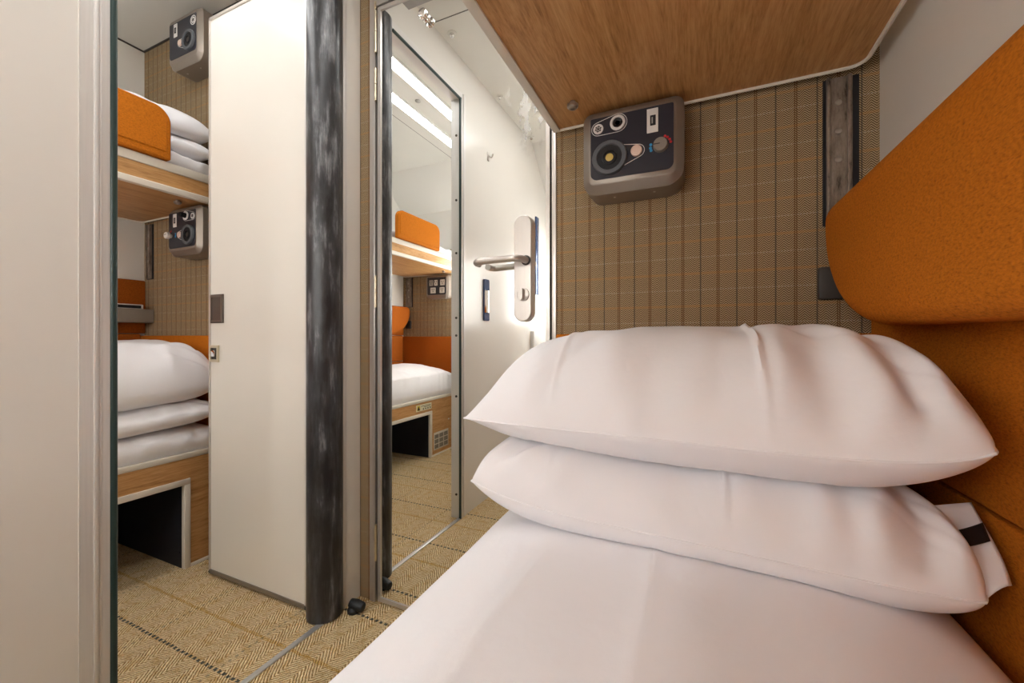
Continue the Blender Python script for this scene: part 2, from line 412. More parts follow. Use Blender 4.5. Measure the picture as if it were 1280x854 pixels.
bm = B(); ring_xz(bm, [(-.614, .979), (-.544, .979), (-.544, 1.081), (-.614, 1.081)], [(-.608, .986), (-.550, .986), (-.550, 1.074), (-.608, 1.074)], dy0 - .007, dy0 - .003); obj('pull_rim', bm, M['darkalu'], pl)
bm = B(); ring_xz(bm, [(-.624, .826), (-.568, .826), (-.568, .890), (-.624, .890)], [(-.614, .836), (-.577, .836), (-.577, .880), (-.614, .880)], dy0 - .006, dy0); lt = obj('latch', bm, M['hingebrass'], door2)
bm = B(); box(bm, -.614, -.577, dy0 - .002, dy0, .836, .880); obj('latch_recess', bm, M['darkgrey'], lt)
bm = B(); box(bm, -.607, -.586, dy0 - .010, dy0 - .002, .846, .872, .003); obj('latch_bolt', bm, M['chrome'], lt)

# black doorstop on the floor
t = thing('doorstop', (.055, -.066, 0), 'small black rubber doorstop on the carpet in front of the mirrored door', 'doorstop')
bm = B(); revolve(bm, (.043, -.072, .0), (0, 0, 1), [(0, .020), (.010, .021), (.018, .016), (.022, .006)], 20); obj('base', bm, M['rubber'], t)
bm = B(); revolve(bm, (.048, -.068, .022), (.75, .1, -.12), [(-.02, .014), (0, .018), (.018, .0165), (.026, .016), (.030, .0135), (.032, .006)], 22); obj('bumper', bm, M['rubber'], t)

# ------------------------------------------------------------------ ceiling lights
def lamp(xs, label):
    xm = sum(xs) / 2
    t = thing('ceiling_light', (xm, -.85, H), label, 'light')
    for x in xs:
        b_ = B(); prism_xy(b_, rr(x, -.84, .078, 1.33, .038, 8), H - .012, H - .0005); tr = obj('tray', b_, M['whiteplastic'], t)
        b_ = B(); P = rr(x, -.84, .058, 1.30, .028, 8); Q = rr(x, -.84, .044, 1.286, .021, 8)
        loft(b_, [[V((a, b, H - .012)) for a, b in P], [V((a, b, H - .014)) for a, b in P], [V((a, b, H - .018)) for a, b in Q]])
        obj('diffuser', b_, M['light'], tr)
    return t
lamp((-.33, -.535), 'twin lit strip light on the ceiling, seen in the door mirror through the opening')
lamp((.40, .60), 'twin lit strip light over the near cabin floor, beside the upper berth')
bm = B(); revolve(bm, (-.43, -.90, H), (0, 0, -1), [(0, .016), (.005, .016), (.010, .009), (.012, .003)], 20)
o = obj('ceiling_sensor', bm, M['greyplastic']); rebase(o, (-.43, -.90, H)); tag(o, 'tiny grey button sensor between the two ceiling light strips in the mirror', 'sensor')

# added fill light, unseen: tubes on made-up washbasin mirrors, back wall of both cabins
def fill_light(xc, label):
    t = thing('added_fill_light', (xc, YB, 1.0), label, 'mirror', 'added fill lights')
    obj('back_board', box(B(), xc - .255, xc + .255, YB, YB + .014, 1.0, 1.62, .004), M['alu'], t)
    obj('glass', box(B(), xc - .20, xc + .20, YB + .014, YB + .018, 1.02, 1.60), M['chrome'], t, smooth=False)
    for sx in (-.23, .23):
        tb = obj('fill_tube', cyl(B(), (xc + sx, YB + .036, 1.03), (xc + sx, YB + .036, 1.59), .018, None, 18), M['tube'], t)
        for z in (1.012, 1.592): obj('end_cap', cyl(B(), (xc + sx, YB + .036, z), (xc + sx, YB + .036, z + .018), .020, None, 18), M['chrome'], tb)
        obj('holder', box(B(), xc + sx - .012, xc + sx + .012, YB + .012, YB + .030, 1.012, 1.03, .002), M['chrome'], tb)
fill_light(.45, 'added washbasin mirror, its two tubes a fill light at the unseen end of the near cabin')
fill_light(-.42, 'added washbasin mirror, its two tubes a fill light at the unseen end of the other cabin')

# ------------------------------------------------------------------ berths
def X(side, u):
    return XR - u if side > 0 else XL + u
def upper_bunk(side, W, z0, zt, label):
    """side +1: against the right wall, -1: against the left wall of the other cabin"""
    xf, xb = X(side, W), X(side, .026); s = 1 if side > 0 else -1
    t = thing('upper_bunk', ((xf + xb) / 2, -.98, z0), label, 'bunk', 'upper berths')
    y0, y1 = YB + .012, -.016
    rw = .012
    def outline(d, fx=0.):
        r = .035
        xa, xc = (xf + s * (d + fx), xb - s * d)
        lo, hi = min(xa, xc), max(xa, xc)
        rad = (.004, r, .004, .004) if s > 0 else (r, .004, .004, .004)
        return rr((lo + hi) / 2, (y0 + y1) / 2, hi - lo, (y1 - y0) - 2 * d, tuple(max(.002, q - d) for q in rad), 6)
    b_ = B(); P = outline(.007)
    loft(b_, [[V((x, y, z0 + .006)) for x, y in P], [V((x, y, zt - .02)) for x, y in P]]); obj('board', b_, M['wood'], t)
    # bottom edging all round
    b_ = B(); O = outline(0); I = outline(.010, .012)
    n = len(O)
    vs = [[b_.verts.new(V((x, y, z))) for x, y in Q] for Q, z in ((I, z0 + .012), (I, z0 + .002), (outline(.007, .008), z0), (outline(.002), z0 + .003), (O, z0 + .010), (O, z0 + .022), (outline(.004), z0 + .026), (outline(.010), z0 + .026))]
    for a in range(len(vs) - 1):
        for i in range(n): b_.faces.new((vs[a][i], vs[a][(i + 1) % n], vs[a + 1][(i + 1) % n], vs[a + 1][i]))
    obj('lower_edging', b_, M['trim'], t)
    # top edging along the front
    b_ = B(); box(b_, xf, xf + s * .03, y0, y1, zt - .034, zt, .004); obj('top_edging', b_, M['trim'], t)
    for yk in (-.138, -1.80):
        b_ = B(); xk = xf + s * .090
        revolve(b_, (xk, yk, z0 + .006), (0, 0, -1), [(0, .007), (.006, .007), (.007, .0135), (.013, .0135), (.017, .010), (.018, .005), (.014, .004)], 24); obj('stop_bolt', b_, M['bolt'], t)
    return t
upper_bunk(1, .718, 1.488, 1.60, 'oak upper berth overhead, its underside filling the top of the view')
upper_bunk(-1, .652, 1.478, 1.594, 'oak upper berth in the other cabin, seen left through the opening, with orange guards')

def bunk_base(side, W, label):
    xf = X(side, W); s = 1 if side > 0 else -1
    t = thing('bunk_base', (xf + s * W / 2, -.98, 0), label, 'bunk base', 'lower berth bases')
    y0, y1 = YB + .012, -.008
    a, b = xf, xf + s * .018
    b_ = B(); box(b_, a, b, y0, y1, .345, .440); box(b_, a, b, -.150, y1, .012, .345); box(b_, a, b, y0, -1.50, .012, .345); obj('front_panel', b_, M['wood'], t, smooth=False)
    b_ = B(); box(b_, a - s * .004, a + s * .022, y0, y1, .438, .460, .003); obj('top_edging', b_, M['trim'], t)
    b_ = B(); box(b_, a - s * .004, b, -1.511, -.138, .334, .358, .002); box(b_, a - s * .004, b, -.160, -.138, .0, .336, .002); box(b_, a - s * .004, b, -1.511, -1.489, .0, .336, .002)
    obj('recess_frame', b_, M['trim'], t)
    obj('skirting', box(B(), a - s * .003, b, -.138, y1, .0, .014, .001), M['trim'], t); obj('skirting', box(B(), a - s * .003, b, y0, -1.511, .0, .014, .001), M['trim'], t)
    b_ = B(); xi, xe = b, xf + s * .50
    box(b_, xi, xe, -.160, -.150, .001, .345); box(b_, xi, xe, -1.50, -1.489, .001, .345); box(b_, xi, xe, -1.49, -.16, .338, .345); box(b_, xe, xe + s * .01, -1.50, -.15, .001, .345)
    for zz in (.06, .28): box(b_, xi + s * .010, xi + s * .014, -.163, -.160, zz, zz + .004)
    obj('lining', b_, M['navy'], t, smooth=False)
    b_ = B(); box(b_, b, X(side, .004), y0, y1, .40, .438); obj('platform', b_, M['wood'], t, smooth=False)
    # vent grille near the far end
    b_ = B(); box(b_, a - s * .004, a, -1.733, -1.532, .045, .180, .001); v = obj('vent', b_, M['plate'], t)
    b_ = B()
    for r_ in range(3):
        for c_ in range(3):
            for q in range(5):
                yy = -1.722 + c_ * .0645; zz = .057 + r_ * .0385 + q * .0062
                box(b_, a - s * .0046, a - s * .0036, yy, yy + .053, zz, zz + .0038)
    obj('vent_slots', b_, M['darkgrey'], v, smooth=False)
    return t, xf, s
t, xf, s = bunk_base(1, .705, 'oak base of the near lower berth, hidden beneath the big white duvet')
t, xf, s = bunk_base(-1, .65, 'oak lower berth base with a dark luggage recess in the other cabin')
b_ = B(); box(b_, xf + .001, xf + .003, -1.50, -1.314, .378, .424); sg = obj('warning_label', b_, M['sign'], t, smooth=False)
b_ = B(); box(b_, xf + .003, xf + .0036, -1.358, -1.322, .383, .420); obj('label_panel', b_, M['signyellow'], sg, smooth=False)
b_ = B(); loft(b_, [[V((xx, -1.356, .386)), V((xx, -1.324, .386)), V((xx, -1.340, .417))] for xx in (xf + .0036, xf + .0042)])
for k, (ya, yb, z) in enumerate(((-1.49, -1.37, .410), (-1.49, -1.40, .400))): box(b_, xf + .003, xf + .0036, ya, yb, z, z + .004)
for k in range(4): box(b_, xf + .003, xf + .0036, -1.49 + k * .028, -1.475 + k * .028, .384, .394)
obj('label_marks', b_, M['darkgrey'], sg, smooth=False)
b_ = B(); revolve(b_, (xf, -1.74, .255), (1, 0, 0), [(0, .006), (.004, .006), (.006, .003)], 12); obj('screw_cap', b_, M['whiteplastic'], t)

# ------------------------------------------------------------------ bedding
def soft(bm, cx, cy, hx, hy, rim, Tt, Tb, nu, nv, pu=3., pv=3., q=.5, pinch=.05, disp=None, dispb=None, flat_b=False, under=None, shear=0., qv=None, gap=.003, rc=0.):
    qv = q if qv is None else qv; rimpts = []
    import bisect
    def grid(n): return [math.sin(PI / 2 * (2 * i / n - 1)) * .55 + (2 * i / n - 1) * .45 for i in range(n + 1)]
    U, W_ = grid(nu), grid(nv); top = []; bot = []
    for i, u in enumerate(U):
        rt, rb = [], []
        for j, v in enumerate(W_):
            sx = max(0., 1 - abs(u) ** (pu(u) if callable(pu) else pu)) ** q * max(0., 1 - abs(v) ** pv) ** qv
            x = cx + hx * u * (1 - pinch * (1 - v * v)); y = cy + hy * v * (1 - pinch * 1.2 * (1 - u * u)) - shear * u * (1 - v) / 2
            k = max(0., u) ** 6 * v ** 6 * rc; x -= hx * .8 * k; y += hy * (k if v < 0 else -k)
            r = rim(u, v)
            edge = i in (0, nu) or j in (0, nv)
            fade = min(1., sx * 2.2)
            d = disp(x, y, u, v) if disp else (0, 0, 0)
            vt = bm.verts.new((x + d[0] * fade, y + d[1] * fade, r + Tt * sx + d[2] * fade))
            rt.append(vt)
            if edge: rb.append(vt)
            else:
                sb = sx if not flat_b else min(1., sx * 3)
                zb = r - Tb * sb + (dispb(x, y) if dispb else 0) * fade
                if under: zb = min(max(zb, under(x, y) + gap), r + Tt * sx * .8)
                rb.append(bm.verts.new((x, y, zb)))
        top.append(rt); bot.append(rb)
    for i in range(nu):
        for j in range(nv):
            bm.faces.new((top[i][j], top[i + 1][j], top[i + 1][j + 1], top[i][j + 1]))
            q4 = [bot[i][j], bot[i][j + 1], bot[i + 1][j + 1], bot[i + 1][j]]
            try: bm.faces.new(q4)
            except ValueError: pass
    loop = [top[i][0] for i in range(nu + 1)] + [top[nu][j] for j in range(1, nv + 1)]
    loop = [top[0][j] for j in range(nv, 0, -1)] + loop
    bm_rim[:] = [p.co.copy() for p in loop]
    return bm
bm_rim = []
def surf(cx, cy, hx, hy, rim, Tt, pu, pv, q, disp, shear=0., qv=None):
    qv = q if qv is None else qv
    '''height of a soft thing's top at (x, y), for the thing lying on it'''
    def f(x, y):
        u = (x - cx) / hx; v = (y - cy + shear * u / 2) / (hy + shear * u / 2)
        if abs(u) >= 1 or abs(v) >= 1: return -9.
        sx = (1 - abs(u) ** (pu(u) if callable(pu) else pu)) ** q * (1 - abs(v) ** pv) ** qv
        return rim(u, v) + Tt * sx + disp(x, y, u, v)[2] * min(1., sx * 2.2)
    return f
def ridge(x, w): return math.exp(-(x / w) ** 2)
def sm(a, b, x):
    k = max(0., min(1., (x - a) / (b - a))); return k * k * (3 - 2 * k)

# near bed: the duvet in the foreground
def duvet_disp(x, y, u, v):
    z = .010 * nz(x * 3.1, y * 2.2, 3.) + .0028 * nz(x * 11, y * 5, 9.)
    z += .0022 * ridge(x - 1.035 - .012 * nz(0, y * 4), .010)
    z += .0016 * ridge(x - .885 - .03 * (y + .6) - .01 * nz(1, y * 5), .010) * sm(-.45, -.6, y)
    z += .012 * (1 - u * u) - .006 * sm(.55, 1., u)
    return (0, 0, z)
DUV = (1.069, -.985, .350, .965)
duv_rim = lambda u, v: .505
b_ = B(); soft(b_, *DUV, duv_rim, .087, .044, 130, 200, 7., 10., .42, .004, duvet_disp, None, True)
duv_top = surf(*DUV, duv_rim, .087, 7., 10., .42, duvet_disp)
o = obj('duvet', b_, M['linen'], ang=180); rebase(o, (1.07, -.985, .46)); tag(o, 'smooth white duvet covering the near lower berth in the foreground', 'duvet')

def pillow_wr(cx, cy, hx, hy, seed, amp, creases, corner, camp, folds=()):
    def f(x, y, u, v):
        z = amp * nz(x * 5 + seed, y * 5, seed) + amp * .5 * nz(x * 13 + seed, y * 9, seed + 4)
        yy = 0.
        for (c, a) in creases: z += a * ridge(x - c - .006 * nz(seed, y * 9), .0042) - a * .6 * ridge(x - c - .011, .007)
        # folds running from the corner that is tucked against the wall
        for (kx, ky, ca) in corner:
            dx, dy = x - (cx + kx * hx), y - (cy + ky * hy)
            r = math.hypot(dx, dy); th = math.atan2(dy, dx)
            fo = abs(nz(th * 2.6 + seed * 1.7, r * 2.2, seed + 8.)) * 2 - .55
            z += ca * fo * sm(.42, .10, r)
            yy += ca * .35 * fo * sm(.42, .10, r)
        for (ua, va, ub, vb, wd, a) in folds:
            ax, ay, bx, by = cx + ua * hx, cy + va * hy, cx + ub * hx, cy + vb * hy
            L2 = (bx - ax) ** 2 + (by - ay) ** 2
            xx = x + .012 * nz(x * 14, y * 14, seed + 20); y2 = y + .012 * nz(x * 14, y * 14, seed + 30)
            k = max(0., min(1., ((xx - ax) * (bx - ax) + (y2 - ay) * (by - ay)) / L2))
            d = math.hypot(xx - ax - k * (bx - ax), y2 - ay - k * (by - ay))
            g = a * .8 * math.exp(-(d / (wd * 1.25)) ** 2) * (1 - .75 * k * k)
            z += g; yy -= g * .5
        return (0, yy, z)
    return f
# lower pillow (on the duvet) and upper pillow (on it)
LOW = (1.064, -.258, .336, .230)
def rim_low(u, v): return .648 + .016 * v - .004 * u + .030 * max(0., -u) ** 4
LOWF = ((-.95, -.95, -.55, .1, .018, .012), (-.80, -.95, -.35, -.2, .014, .009), (-.60, -1., -.2, -.1, .016, .006), (.55, -1., .45, 0., .020, .010), (.70, -1., .72, -.1, .016, .014),
        (.84, -1., .80, -.2, .013, -.012), (.94, -.9, .70, .2, .016, .015), (.30, -1., .2, -.2, .022, .006), (.05, -1., .0, -.3, .020, -.005))
low_wr = pillow_wr(*LOW, 2.3, .008, ((1.125, .0035), (.86, .0015)), ((1, -1, .004), (-1, -1, .006)), 0, LOWF)
PL = lambda u: 7.
b_ = B(); soft(b_, *LOW, rim_low, .092, .060, 190, 120, PL, 5., .46, .02, low_wr, None, False, duv_top, .012, .52, .002, .07)
low_top = surf(*LOW, rim_low, .092, PL, 5., .46, low_wr, .012, .52)
t = thing('pillow', (1.058, -.262, .60), 'lower of the two plump white pillows on the near bed, resting on the duvet', 'pillow', 'pillows on the near bed')
lowp = obj('cushion_body', b_, M['linen'], t, ang=70)
obj('seam', tube(B(), bm_rim[::2], .0016, 8), M['linen'], t)
UP = (1.050, -.264, .348, .228)
def rim_up(u, v):
    return .786 + .014 * v + .004 * u + .004 * max(0., -u) ** 6 + .022 * max(0., u) ** 5
UPF = ((.40, -.95, .52, .2, .022, .008), (.56, -1., .60, .3, .020, -.010), (.70, -1., .66, .3, .020, .015), (.80, -.95, .74, .3, .014, -.012), (.90, -1., .80, .35, .018, .017), (.97, -.7, .86, .5, .014, -.010),
       (.20, -.9, .30, .2, .018, -.005), (-.95, -.98, -.62, .1, .020, .008), (-.80, -1., -.40, .0, .022, .007), (-.62, -1., -.30, -.1, .018, -.006), (-.30, -1., -.22, .1, .022, .004), (-.05, -1., .0, .0, .022, -.004))
up_wr = pillow_wr(*UP, 5.1, .009, ((1.175, .0055), (.868, .0028)), ((1, -1, .006), (-1, -1, .004)), 0, UPF)
PU = lambda u: 3.4 if u < 0 else 6.
b_ = B(); soft(b_, *UP, rim_up, .154, .085, 200, 130, PU, 2.6, .50, .03, up_wr, None, False, low_top, .034, .72, .012, .075)
t2 = thing('pillow', (1.054, -.264, .71), 'upper of the two plump white pillows on the near bed, with a pressed crease', 'pillow', 'pillows on the near bed')
obj('cushion_body', b_, M['linen'], t2, ang=50)
obj('seam', tube(B(), bm_rim[::2], .0016, 8), M['linen'], t2)
# loose end of the lower pillow's case with its black band
def patch(bm, c, n, wob, th=.004):
    A, Bq, Cq, D = [V(p) for p in c]; top = []
    for i in range(n + 1):
        row = []
        for j in range(n + 1):
            a, b = i / n, j / n
            p = (A * (1 - a) + Bq * a) * (1 - b) + (D * (1 - a) + Cq * a) * b
            p = p + wob(a, b); row.append(p)
        top.append(row)
    va = [[bm.verts.new(p) for p in r] for r in top]
    nrm = (V(c[1]) - V(c[0])).cross(V(c[3]) - V(c[0])).normalized() * th
    vb = [[bm.verts.new(p + nrm) for p in r] for r in top]
    for i in range(n):
        for j in range(n):
            bm.faces.new((va[i][j], va[i + 1][j], va[i + 1][j + 1], va[i][j + 1])); bm.faces.new((vb[i][j], vb[i][j + 1], vb[i + 1][j + 1], vb[i + 1][j]))
    for k in range(n):
        bm.faces.new((va[k][0], vb[k][0], vb[k + 1][0], va[k + 1][0])); bm.faces.new((va[k][n], va[k + 1][n], vb[k + 1][n], vb[k][n]))
        bm.faces.new((va[0][k], va[0][k + 1], vb[0][k + 1], vb[0][k])); bm.faces.new((va[n][k], vb[n][k], vb[n][k + 1], va[n][k + 1]))
    return bm
FLAP = [(1.355, -.410, .702), (1.414, -.385, .708), (1.414, -.460, .628), (1.345, -.462, .622)]
wob = lambda a, b: V((-.010 * b * b * math.sin(PI * a), -.016 * math.sin(PI * a) * b - .012 * math.sin(PI * b), .014 * math.sin(6 * a + 2 * b) * b))
b_ = B(); patch(b_, FLAP, 18, wob); flap = obj('case_flap', b_, M['linen'], t, ang=180)
A_, B_q, C_q, D_ = [V(p) for p in FLAP]
def FP(a, b): return (A_ * (1 - a) + B_q * a) * (1 - b) + (D_ * (1 - a) + C_q * a) * b
b_ = B(); off = V((-.002, -.005, .004))
patch(b_, [FP(.30, .30) + off, FP(.97, .22) + off, FP(.97, .42) + off, FP(.30, .50) + off], 10, lambda a, b: V((0, -.013 * math.sin(PI * (.3 + .67 * a)) * .36 - .009, 0)), .001)
obj('case_band', b_, M['black'], flap, ang=180)

# other cabin, lower berth
def plain_disp(seed, amp, fx=6., fy=6.):
    def f(x, y, u, v):
        z = amp * nz(x * fx + seed, y * fy, seed) + amp * .5 * abs(nz(x * fx * 3 + seed, y * fy * 2.4, seed + 2)) - amp * .2
        e = sm(.55, .98, abs(u))
        xx = e * amp * 1.6 * nz(y * 24 + seed, x * 5, seed)
        z += amp * .9 * (abs(nz(y * 15 + x * 6, x * 4, seed + 6)) - .25) * sm(.2, .7, abs(u))
        return (xx, 0, z)
    return f
def crown_disp(seed, amp, crown):
    g = plain_disp(seed, amp)
    return lambda x, y, u, v: tuple(p + q for p, q in zip(g(x, y, u, v), (0, 0, crown * (1 - u * u))))
def nb_mattress(cx, cy, hx, hy, rim, Tt, Tb, seed, amp, crown, label, foot):
    f0 = crown_disp(seed, amp, crown); f = lambda x, y, u, v: (f0(x, y, u, v)[0], 0, f0(x, y, u, v)[2] + foot * sm(.35, -.1, v) * (.45 + .55 * sm(-1.02, -.70, v)) + foot * .25 * (1 - u * u) * sm(0., -.4, v)); r = lambda u, v: rim
    b_ = B(); soft(b_, cx, cy, hx, hy, r, Tt, Tb, 70, 150, 8., 30., .34, .004, f, None, True)
    o = obj('mattress', b_, M['linen'], ang=180); rebase(o, (cx, cy, rim - Tb)); tag(o, label, 'mattress', 'mattresses of the other cabin')
    return surf(cx, cy, hx, hy, r, Tt, 8., 30., .34, f)
def nb_pillow(cx, cy, hx, hy, zr, Tt, Tb, seed, label, grp, amp, under):
    rg = random.Random(int(seed * 10)); fl = []
    for k in range(16):
        a = rg.uniform(-.9, .9); b = rg.choice((-1., -1., .95)); side = rg.random() < .45
        p, q = ((.97, a), (.97 - rg.uniform(.3, .7), a * .6 + rg.uniform(-.3, .3))) if side else ((a, b), (a * .6 + rg.uniform(-.3, .3), b * .2))
        fl.append((*p, *q, rg.uniform(.012, .024), rg.choice((1, 1, -1)) * amp * rg.uniform(.7, 1.5)))
    f = pillow_wr(cx, cy, hx, hy, seed, amp, (), ((1, -1, .014), (1, 1, .012)), 0, fl); r = lambda u, v: zr + .012 * v - .012 * max(0, u) ** 6
    b_ = B(); soft(b_, cx, cy, hx, hy, r, Tt, Tb, 90, 90, 4., 5., .48, .03, f, None, False, under)
    o = obj('pillow', b_, M['linen'], ang=180); rebase(o, (cx, cy, zr - Tb)); tag(o, label, 'pillow', grp)
    return surf(cx, cy, hx, hy, r, Tt, 4., 5., .48, f)
tp = nb_mattress(-1.076, -.985, .312, .958, .505, .040, .043, 3., .009, .025, "white sheeted mattress on the other cabin's lower berth", .105)
tp = nb_pillow(-1.068, -.266, .320, .242, .612, .055, .07, 1.2, "flatter lower pillow of the pair on the other cabin's bottom berth", 'pillows on the other bottom berth', .006, tp)
nb_pillow(-1.068, -.266, .320, .242, .725, .178, .09, 6.7, "fat upper pillow of the pair on the other cabin's bottom berth", 'pillows on the other bottom berth', .010, tp)
tp = nb_mattress(-1.092, -.985, .298, .955, 1.645, .020, .048, 8., .010, .008, "white mattress edge showing on the other cabin's top berth, behind its orange guards", 0.)
tp = nb_pillow(-1.092, -.262, .298, .242, 1.700, .065, .06, 3.3, "crumpled lower pillow behind the orange guard on the top berth", 'pillows on the other top berth', .014, tp)
nb_pillow(-1.092, -.262, .298, .242, 1.780, .095, .07, 9.1, "white upper pillow arching above the orange guard on the top berth", 'pillows on the other top berth', .011, tp)

# ------------------------------------------------------------------ orange upholstery
def cushion(bm, outline, xb, xf, r=.03, bulge=.010):
    """outline in (y, z), counter-clockwise; from the wall side xb to the face xf"""
    s = 1 if xf > xb else -1
    loops = []
    def L(P, x): loops.append([V((x, y, z)) for y, z in P])
    L(outline, xb); L(outline, xf - s * r)
    for k in range(1, 7):
        a = PI / 2 * k / 6; L(offset_poly(outline, r * (1 - math.cos(a))), xf - s * r + s * r * math.sin(a) * .92)
    return loft(bm, loops)
def densify(pts, step=.03):
    out = []
    for i, p in enumerate(pts):
        q = pts[(i + 1) % len(pts)]; n = max(1, int(math.hypot(q[0] - p[0], q[1] - p[1]) / step))
        out += [(p[0] + (q[0] - p[0]) * k / n, p[1] + (q[1] - p[1]) * k / n) for k in range(n)]
    return out
def backrest_outline(yt, yn, flip=None):
    """rounded at the end yt: long curve at the foot of that end"""
    pts = [(yt - .002, 1.165)]
    arc = []
    for k in range(13):      # top corner
        a = math.radians(0 + 90 * k / 12); arc.append((yt - .042 + .040 * math.cos(a), 1.160 + .040 * math.sin(a)))
    far = []
    for k in range(7):
        a = math.radians(90 + 90 * k / 6); far.append((yn + .04 + .04 * math.cos(a), 1.16 + .04 * math.sin(a)))
    for k in range(7):
        a = math.radians(180 + 90 * k / 6); far.append((yn + .04 + .04 * math.cos(a), .978 + .04 * math.sin(a)))
    low = []
    for k in range(1, 17):   # bottom corner, quarter ellipse
        a = math.radians(270 + 90 * k / 17); low.append((yt - .295 + .293 * math.cos(a) ** 1.0, 1.155 + .217 * math.sin(a)))
    return densify(arc + far + low)
P = backrest_outline(-.016, -1.30)
b_ = B(); cushion(b_, P, 1.4225, 1.338, .032, .010)
o = obj('backrest', b_, M['wool'], ang=60); rebase(o, (1.40, -.65, .94)); tag(o, 'big rounded orange backrest cushion above the near bed at right', 'backrest', 'orange backrests')
P2 = [(YB + .008 - y, z) for y, z in backrest_outline(-.016, -.80)][::-1]   # at the far end of the other berth
b_ = B(); cushion(b_, P2, -1.393, -1.300, .032, .008)
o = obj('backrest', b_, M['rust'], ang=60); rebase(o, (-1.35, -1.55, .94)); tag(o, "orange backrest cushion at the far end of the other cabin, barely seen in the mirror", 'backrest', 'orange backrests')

def side_pad(x0, x1, y0, y1, label, mat):
    t = thing('side_pad', ((x0 + x1) / 2, (y0 + y1) / 2, .47), label, 'wall pad', 'padding along the berths')
    obj('lower_pad', box(B(), x0, x1, y0, y1, .47, .700, .008, 3), mat, t); obj('upper_pad', box(B(), x0, x1, y0, y1, .703, 1.0 if x1 > 0 else .9375, .008, 3), mat, t)
    return t
side_pad(1.423, 1.444, -1.96, -.0185, 'orange wool wall padding under the backrest beside the near pillows', M['wool'])
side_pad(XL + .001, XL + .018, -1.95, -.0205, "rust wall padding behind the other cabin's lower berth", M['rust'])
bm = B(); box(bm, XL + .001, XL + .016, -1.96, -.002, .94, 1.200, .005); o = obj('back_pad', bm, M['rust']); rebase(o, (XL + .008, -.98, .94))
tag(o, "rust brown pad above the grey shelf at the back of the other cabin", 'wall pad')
def head_pad(x0, x1, y0, y1, label, mat):
    o = obj('head_pad', box(B(), x0, x1, y0, y1, .47, .929, .006, 3), mat); rebase(o, ((x0 + x1) / 2, (y0 + y1) / 2, .47)); tag(o, label, 'wall pad', 'padding at the berth ends'); return o
head_pad(.7335, 1.443, -.018, -.001, 'orange wool strip on the wall behind the near pillows', M['wool'])
head_pad(XL + .002, -.70, -.020, -.001, "orange wool strip under the tweed behind the other cabin's pillows", M['wool'])
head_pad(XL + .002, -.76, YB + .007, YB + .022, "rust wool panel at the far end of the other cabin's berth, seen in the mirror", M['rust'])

# guards on the other upper berth
def guard(y0, y1, label):
    t = thing('guard_pad', (-.752, (y0 + y1) / 2, 1.597), label, 'guard', 'orange berth guards')
    b_ = B(); P = rr((y0 + y1) / 2, 1.694, y1 - y0, .194, (.055, .055, .006, .006), 8)
    Q = offset_poly(P, .006)
    loft(b_, [[V((-.772, y, z)) for y, z in Q], [V((-.768, y, z)) for y, z in P], [V((-.746, y, z)) for y, z in P], [V((-.740, y, z)) for y, z in Q]])
    obj('pad', b_, M['wool'], t)
    b_ = B(); R1 = rr((y0 + y1) / 2, 1.700, y1 - y0 - .028, .158, (.045, .045, .004, .004), 8); R2 = offset_poly(R1, .004)
    loft(b_, [[V((-.741, y, z)) for y, z in R1], [V((-.736, y, z)) for y, z in R2]]); obj('face_panel', b_, M['wool'], t)
guard(-.70, -.212, 'orange padded guard on the top berth, seen left through the opening')
guard(-1.590, -1.097, 'orange padded guard on the top berth, seen in the door mirror')

# ------------------------------------------------------------------ shelf, bracket, rails
t = thing('shelf', (-1.37, -.17, .992), "grey shelf with a black slot at the pillow end of the other cabin's berth", 'shelf')
obj('body', box(B(), XL + .017, -1.318, -.34, -.002, .990, 1.056, .004), M['shelf'], t)
obj('tray_rim', box(B(), XL + .022, -1.338, -.26, -.035, 1.056, 1.078, .003), M['whiteplastic'], t)
obj('slot', box(B(), -1.338, -1.3365, -.25, -.045, 1.059, 1.073), M['black'], t)
o = obj('armrest_block', box(B(), 1.336, 1.40, -.014, .002, 1.003, 1.075, .006), M['darkgrey']); rebase(o, (1.37, -.008, 1.0)); tag(o, 'dark grey block poking out from behind the orange backrest', 'bracket', 'dark blocks at the berth ends')
o = obj('armrest_block', box(B(), -1.375, -1.315, YB + .004, YB + .020, 1.0, 1.075, .006), M['darkgrey']); rebase(o, (-1.34, YB + .012, 1.0)); tag(o, 'dark block beside the far backrest seen in the mirror', 'bracket', 'dark blocks at the berth ends')

def rail(xa, xb, y, s, z0, z1, label):
    """vertical fixing track set in a dark slot; s = -1 facing -y, +1 facing +y"""
    t = thing('wall_track', ((xa + xb) / 2, y, z0), label, 'track', 'bunk fixing tracks')
    w = xb - xa
    obj('slot', box(B(), xa - .006, xb + .012, y, y + s * .002, z0, z1), M['black'], t, smooth=False)
    b_ = B(); box(b_, xa, xb, y + s * .002, y + s * .005, z0 + .004, z1); c = obj('channel', b_, M['track'], t, smooth=False)
    b_ = B(); box(b_, xa, xa + .006, y + s * .005, y + s * .012, z0 + .004, z1, .001); box(b_, xb - .010, xb - .003, y + s * .005, y + s * .012, z0 + .004, z1, .001); obj('flange', b_, M['track'], c)
    for k in range(3):
        z = z1 - .055 - k * .062
        obj('screw', revolve(B(), ((xa + xb) / 2 - .002, y + s * .005, z), (0, s, 0), [(0, .0065), (.002, .006), (.003, .002)], 14), M['bolt'], c)
rail(1.352, 1.398, 0, -1, 1.165, 1.486, 'worn metal track on the tweed wall beside the near backrest')
rail(-1.378, -1.338, 0, -1, 1.205, 1.474, 'metal track on the tweed wall above the grey shelf in the other cabin')
rail(-1.372, -1.312, YB + .006, 1, 1.20, 1.474, 'metal track beside the socket panel in the mirror')

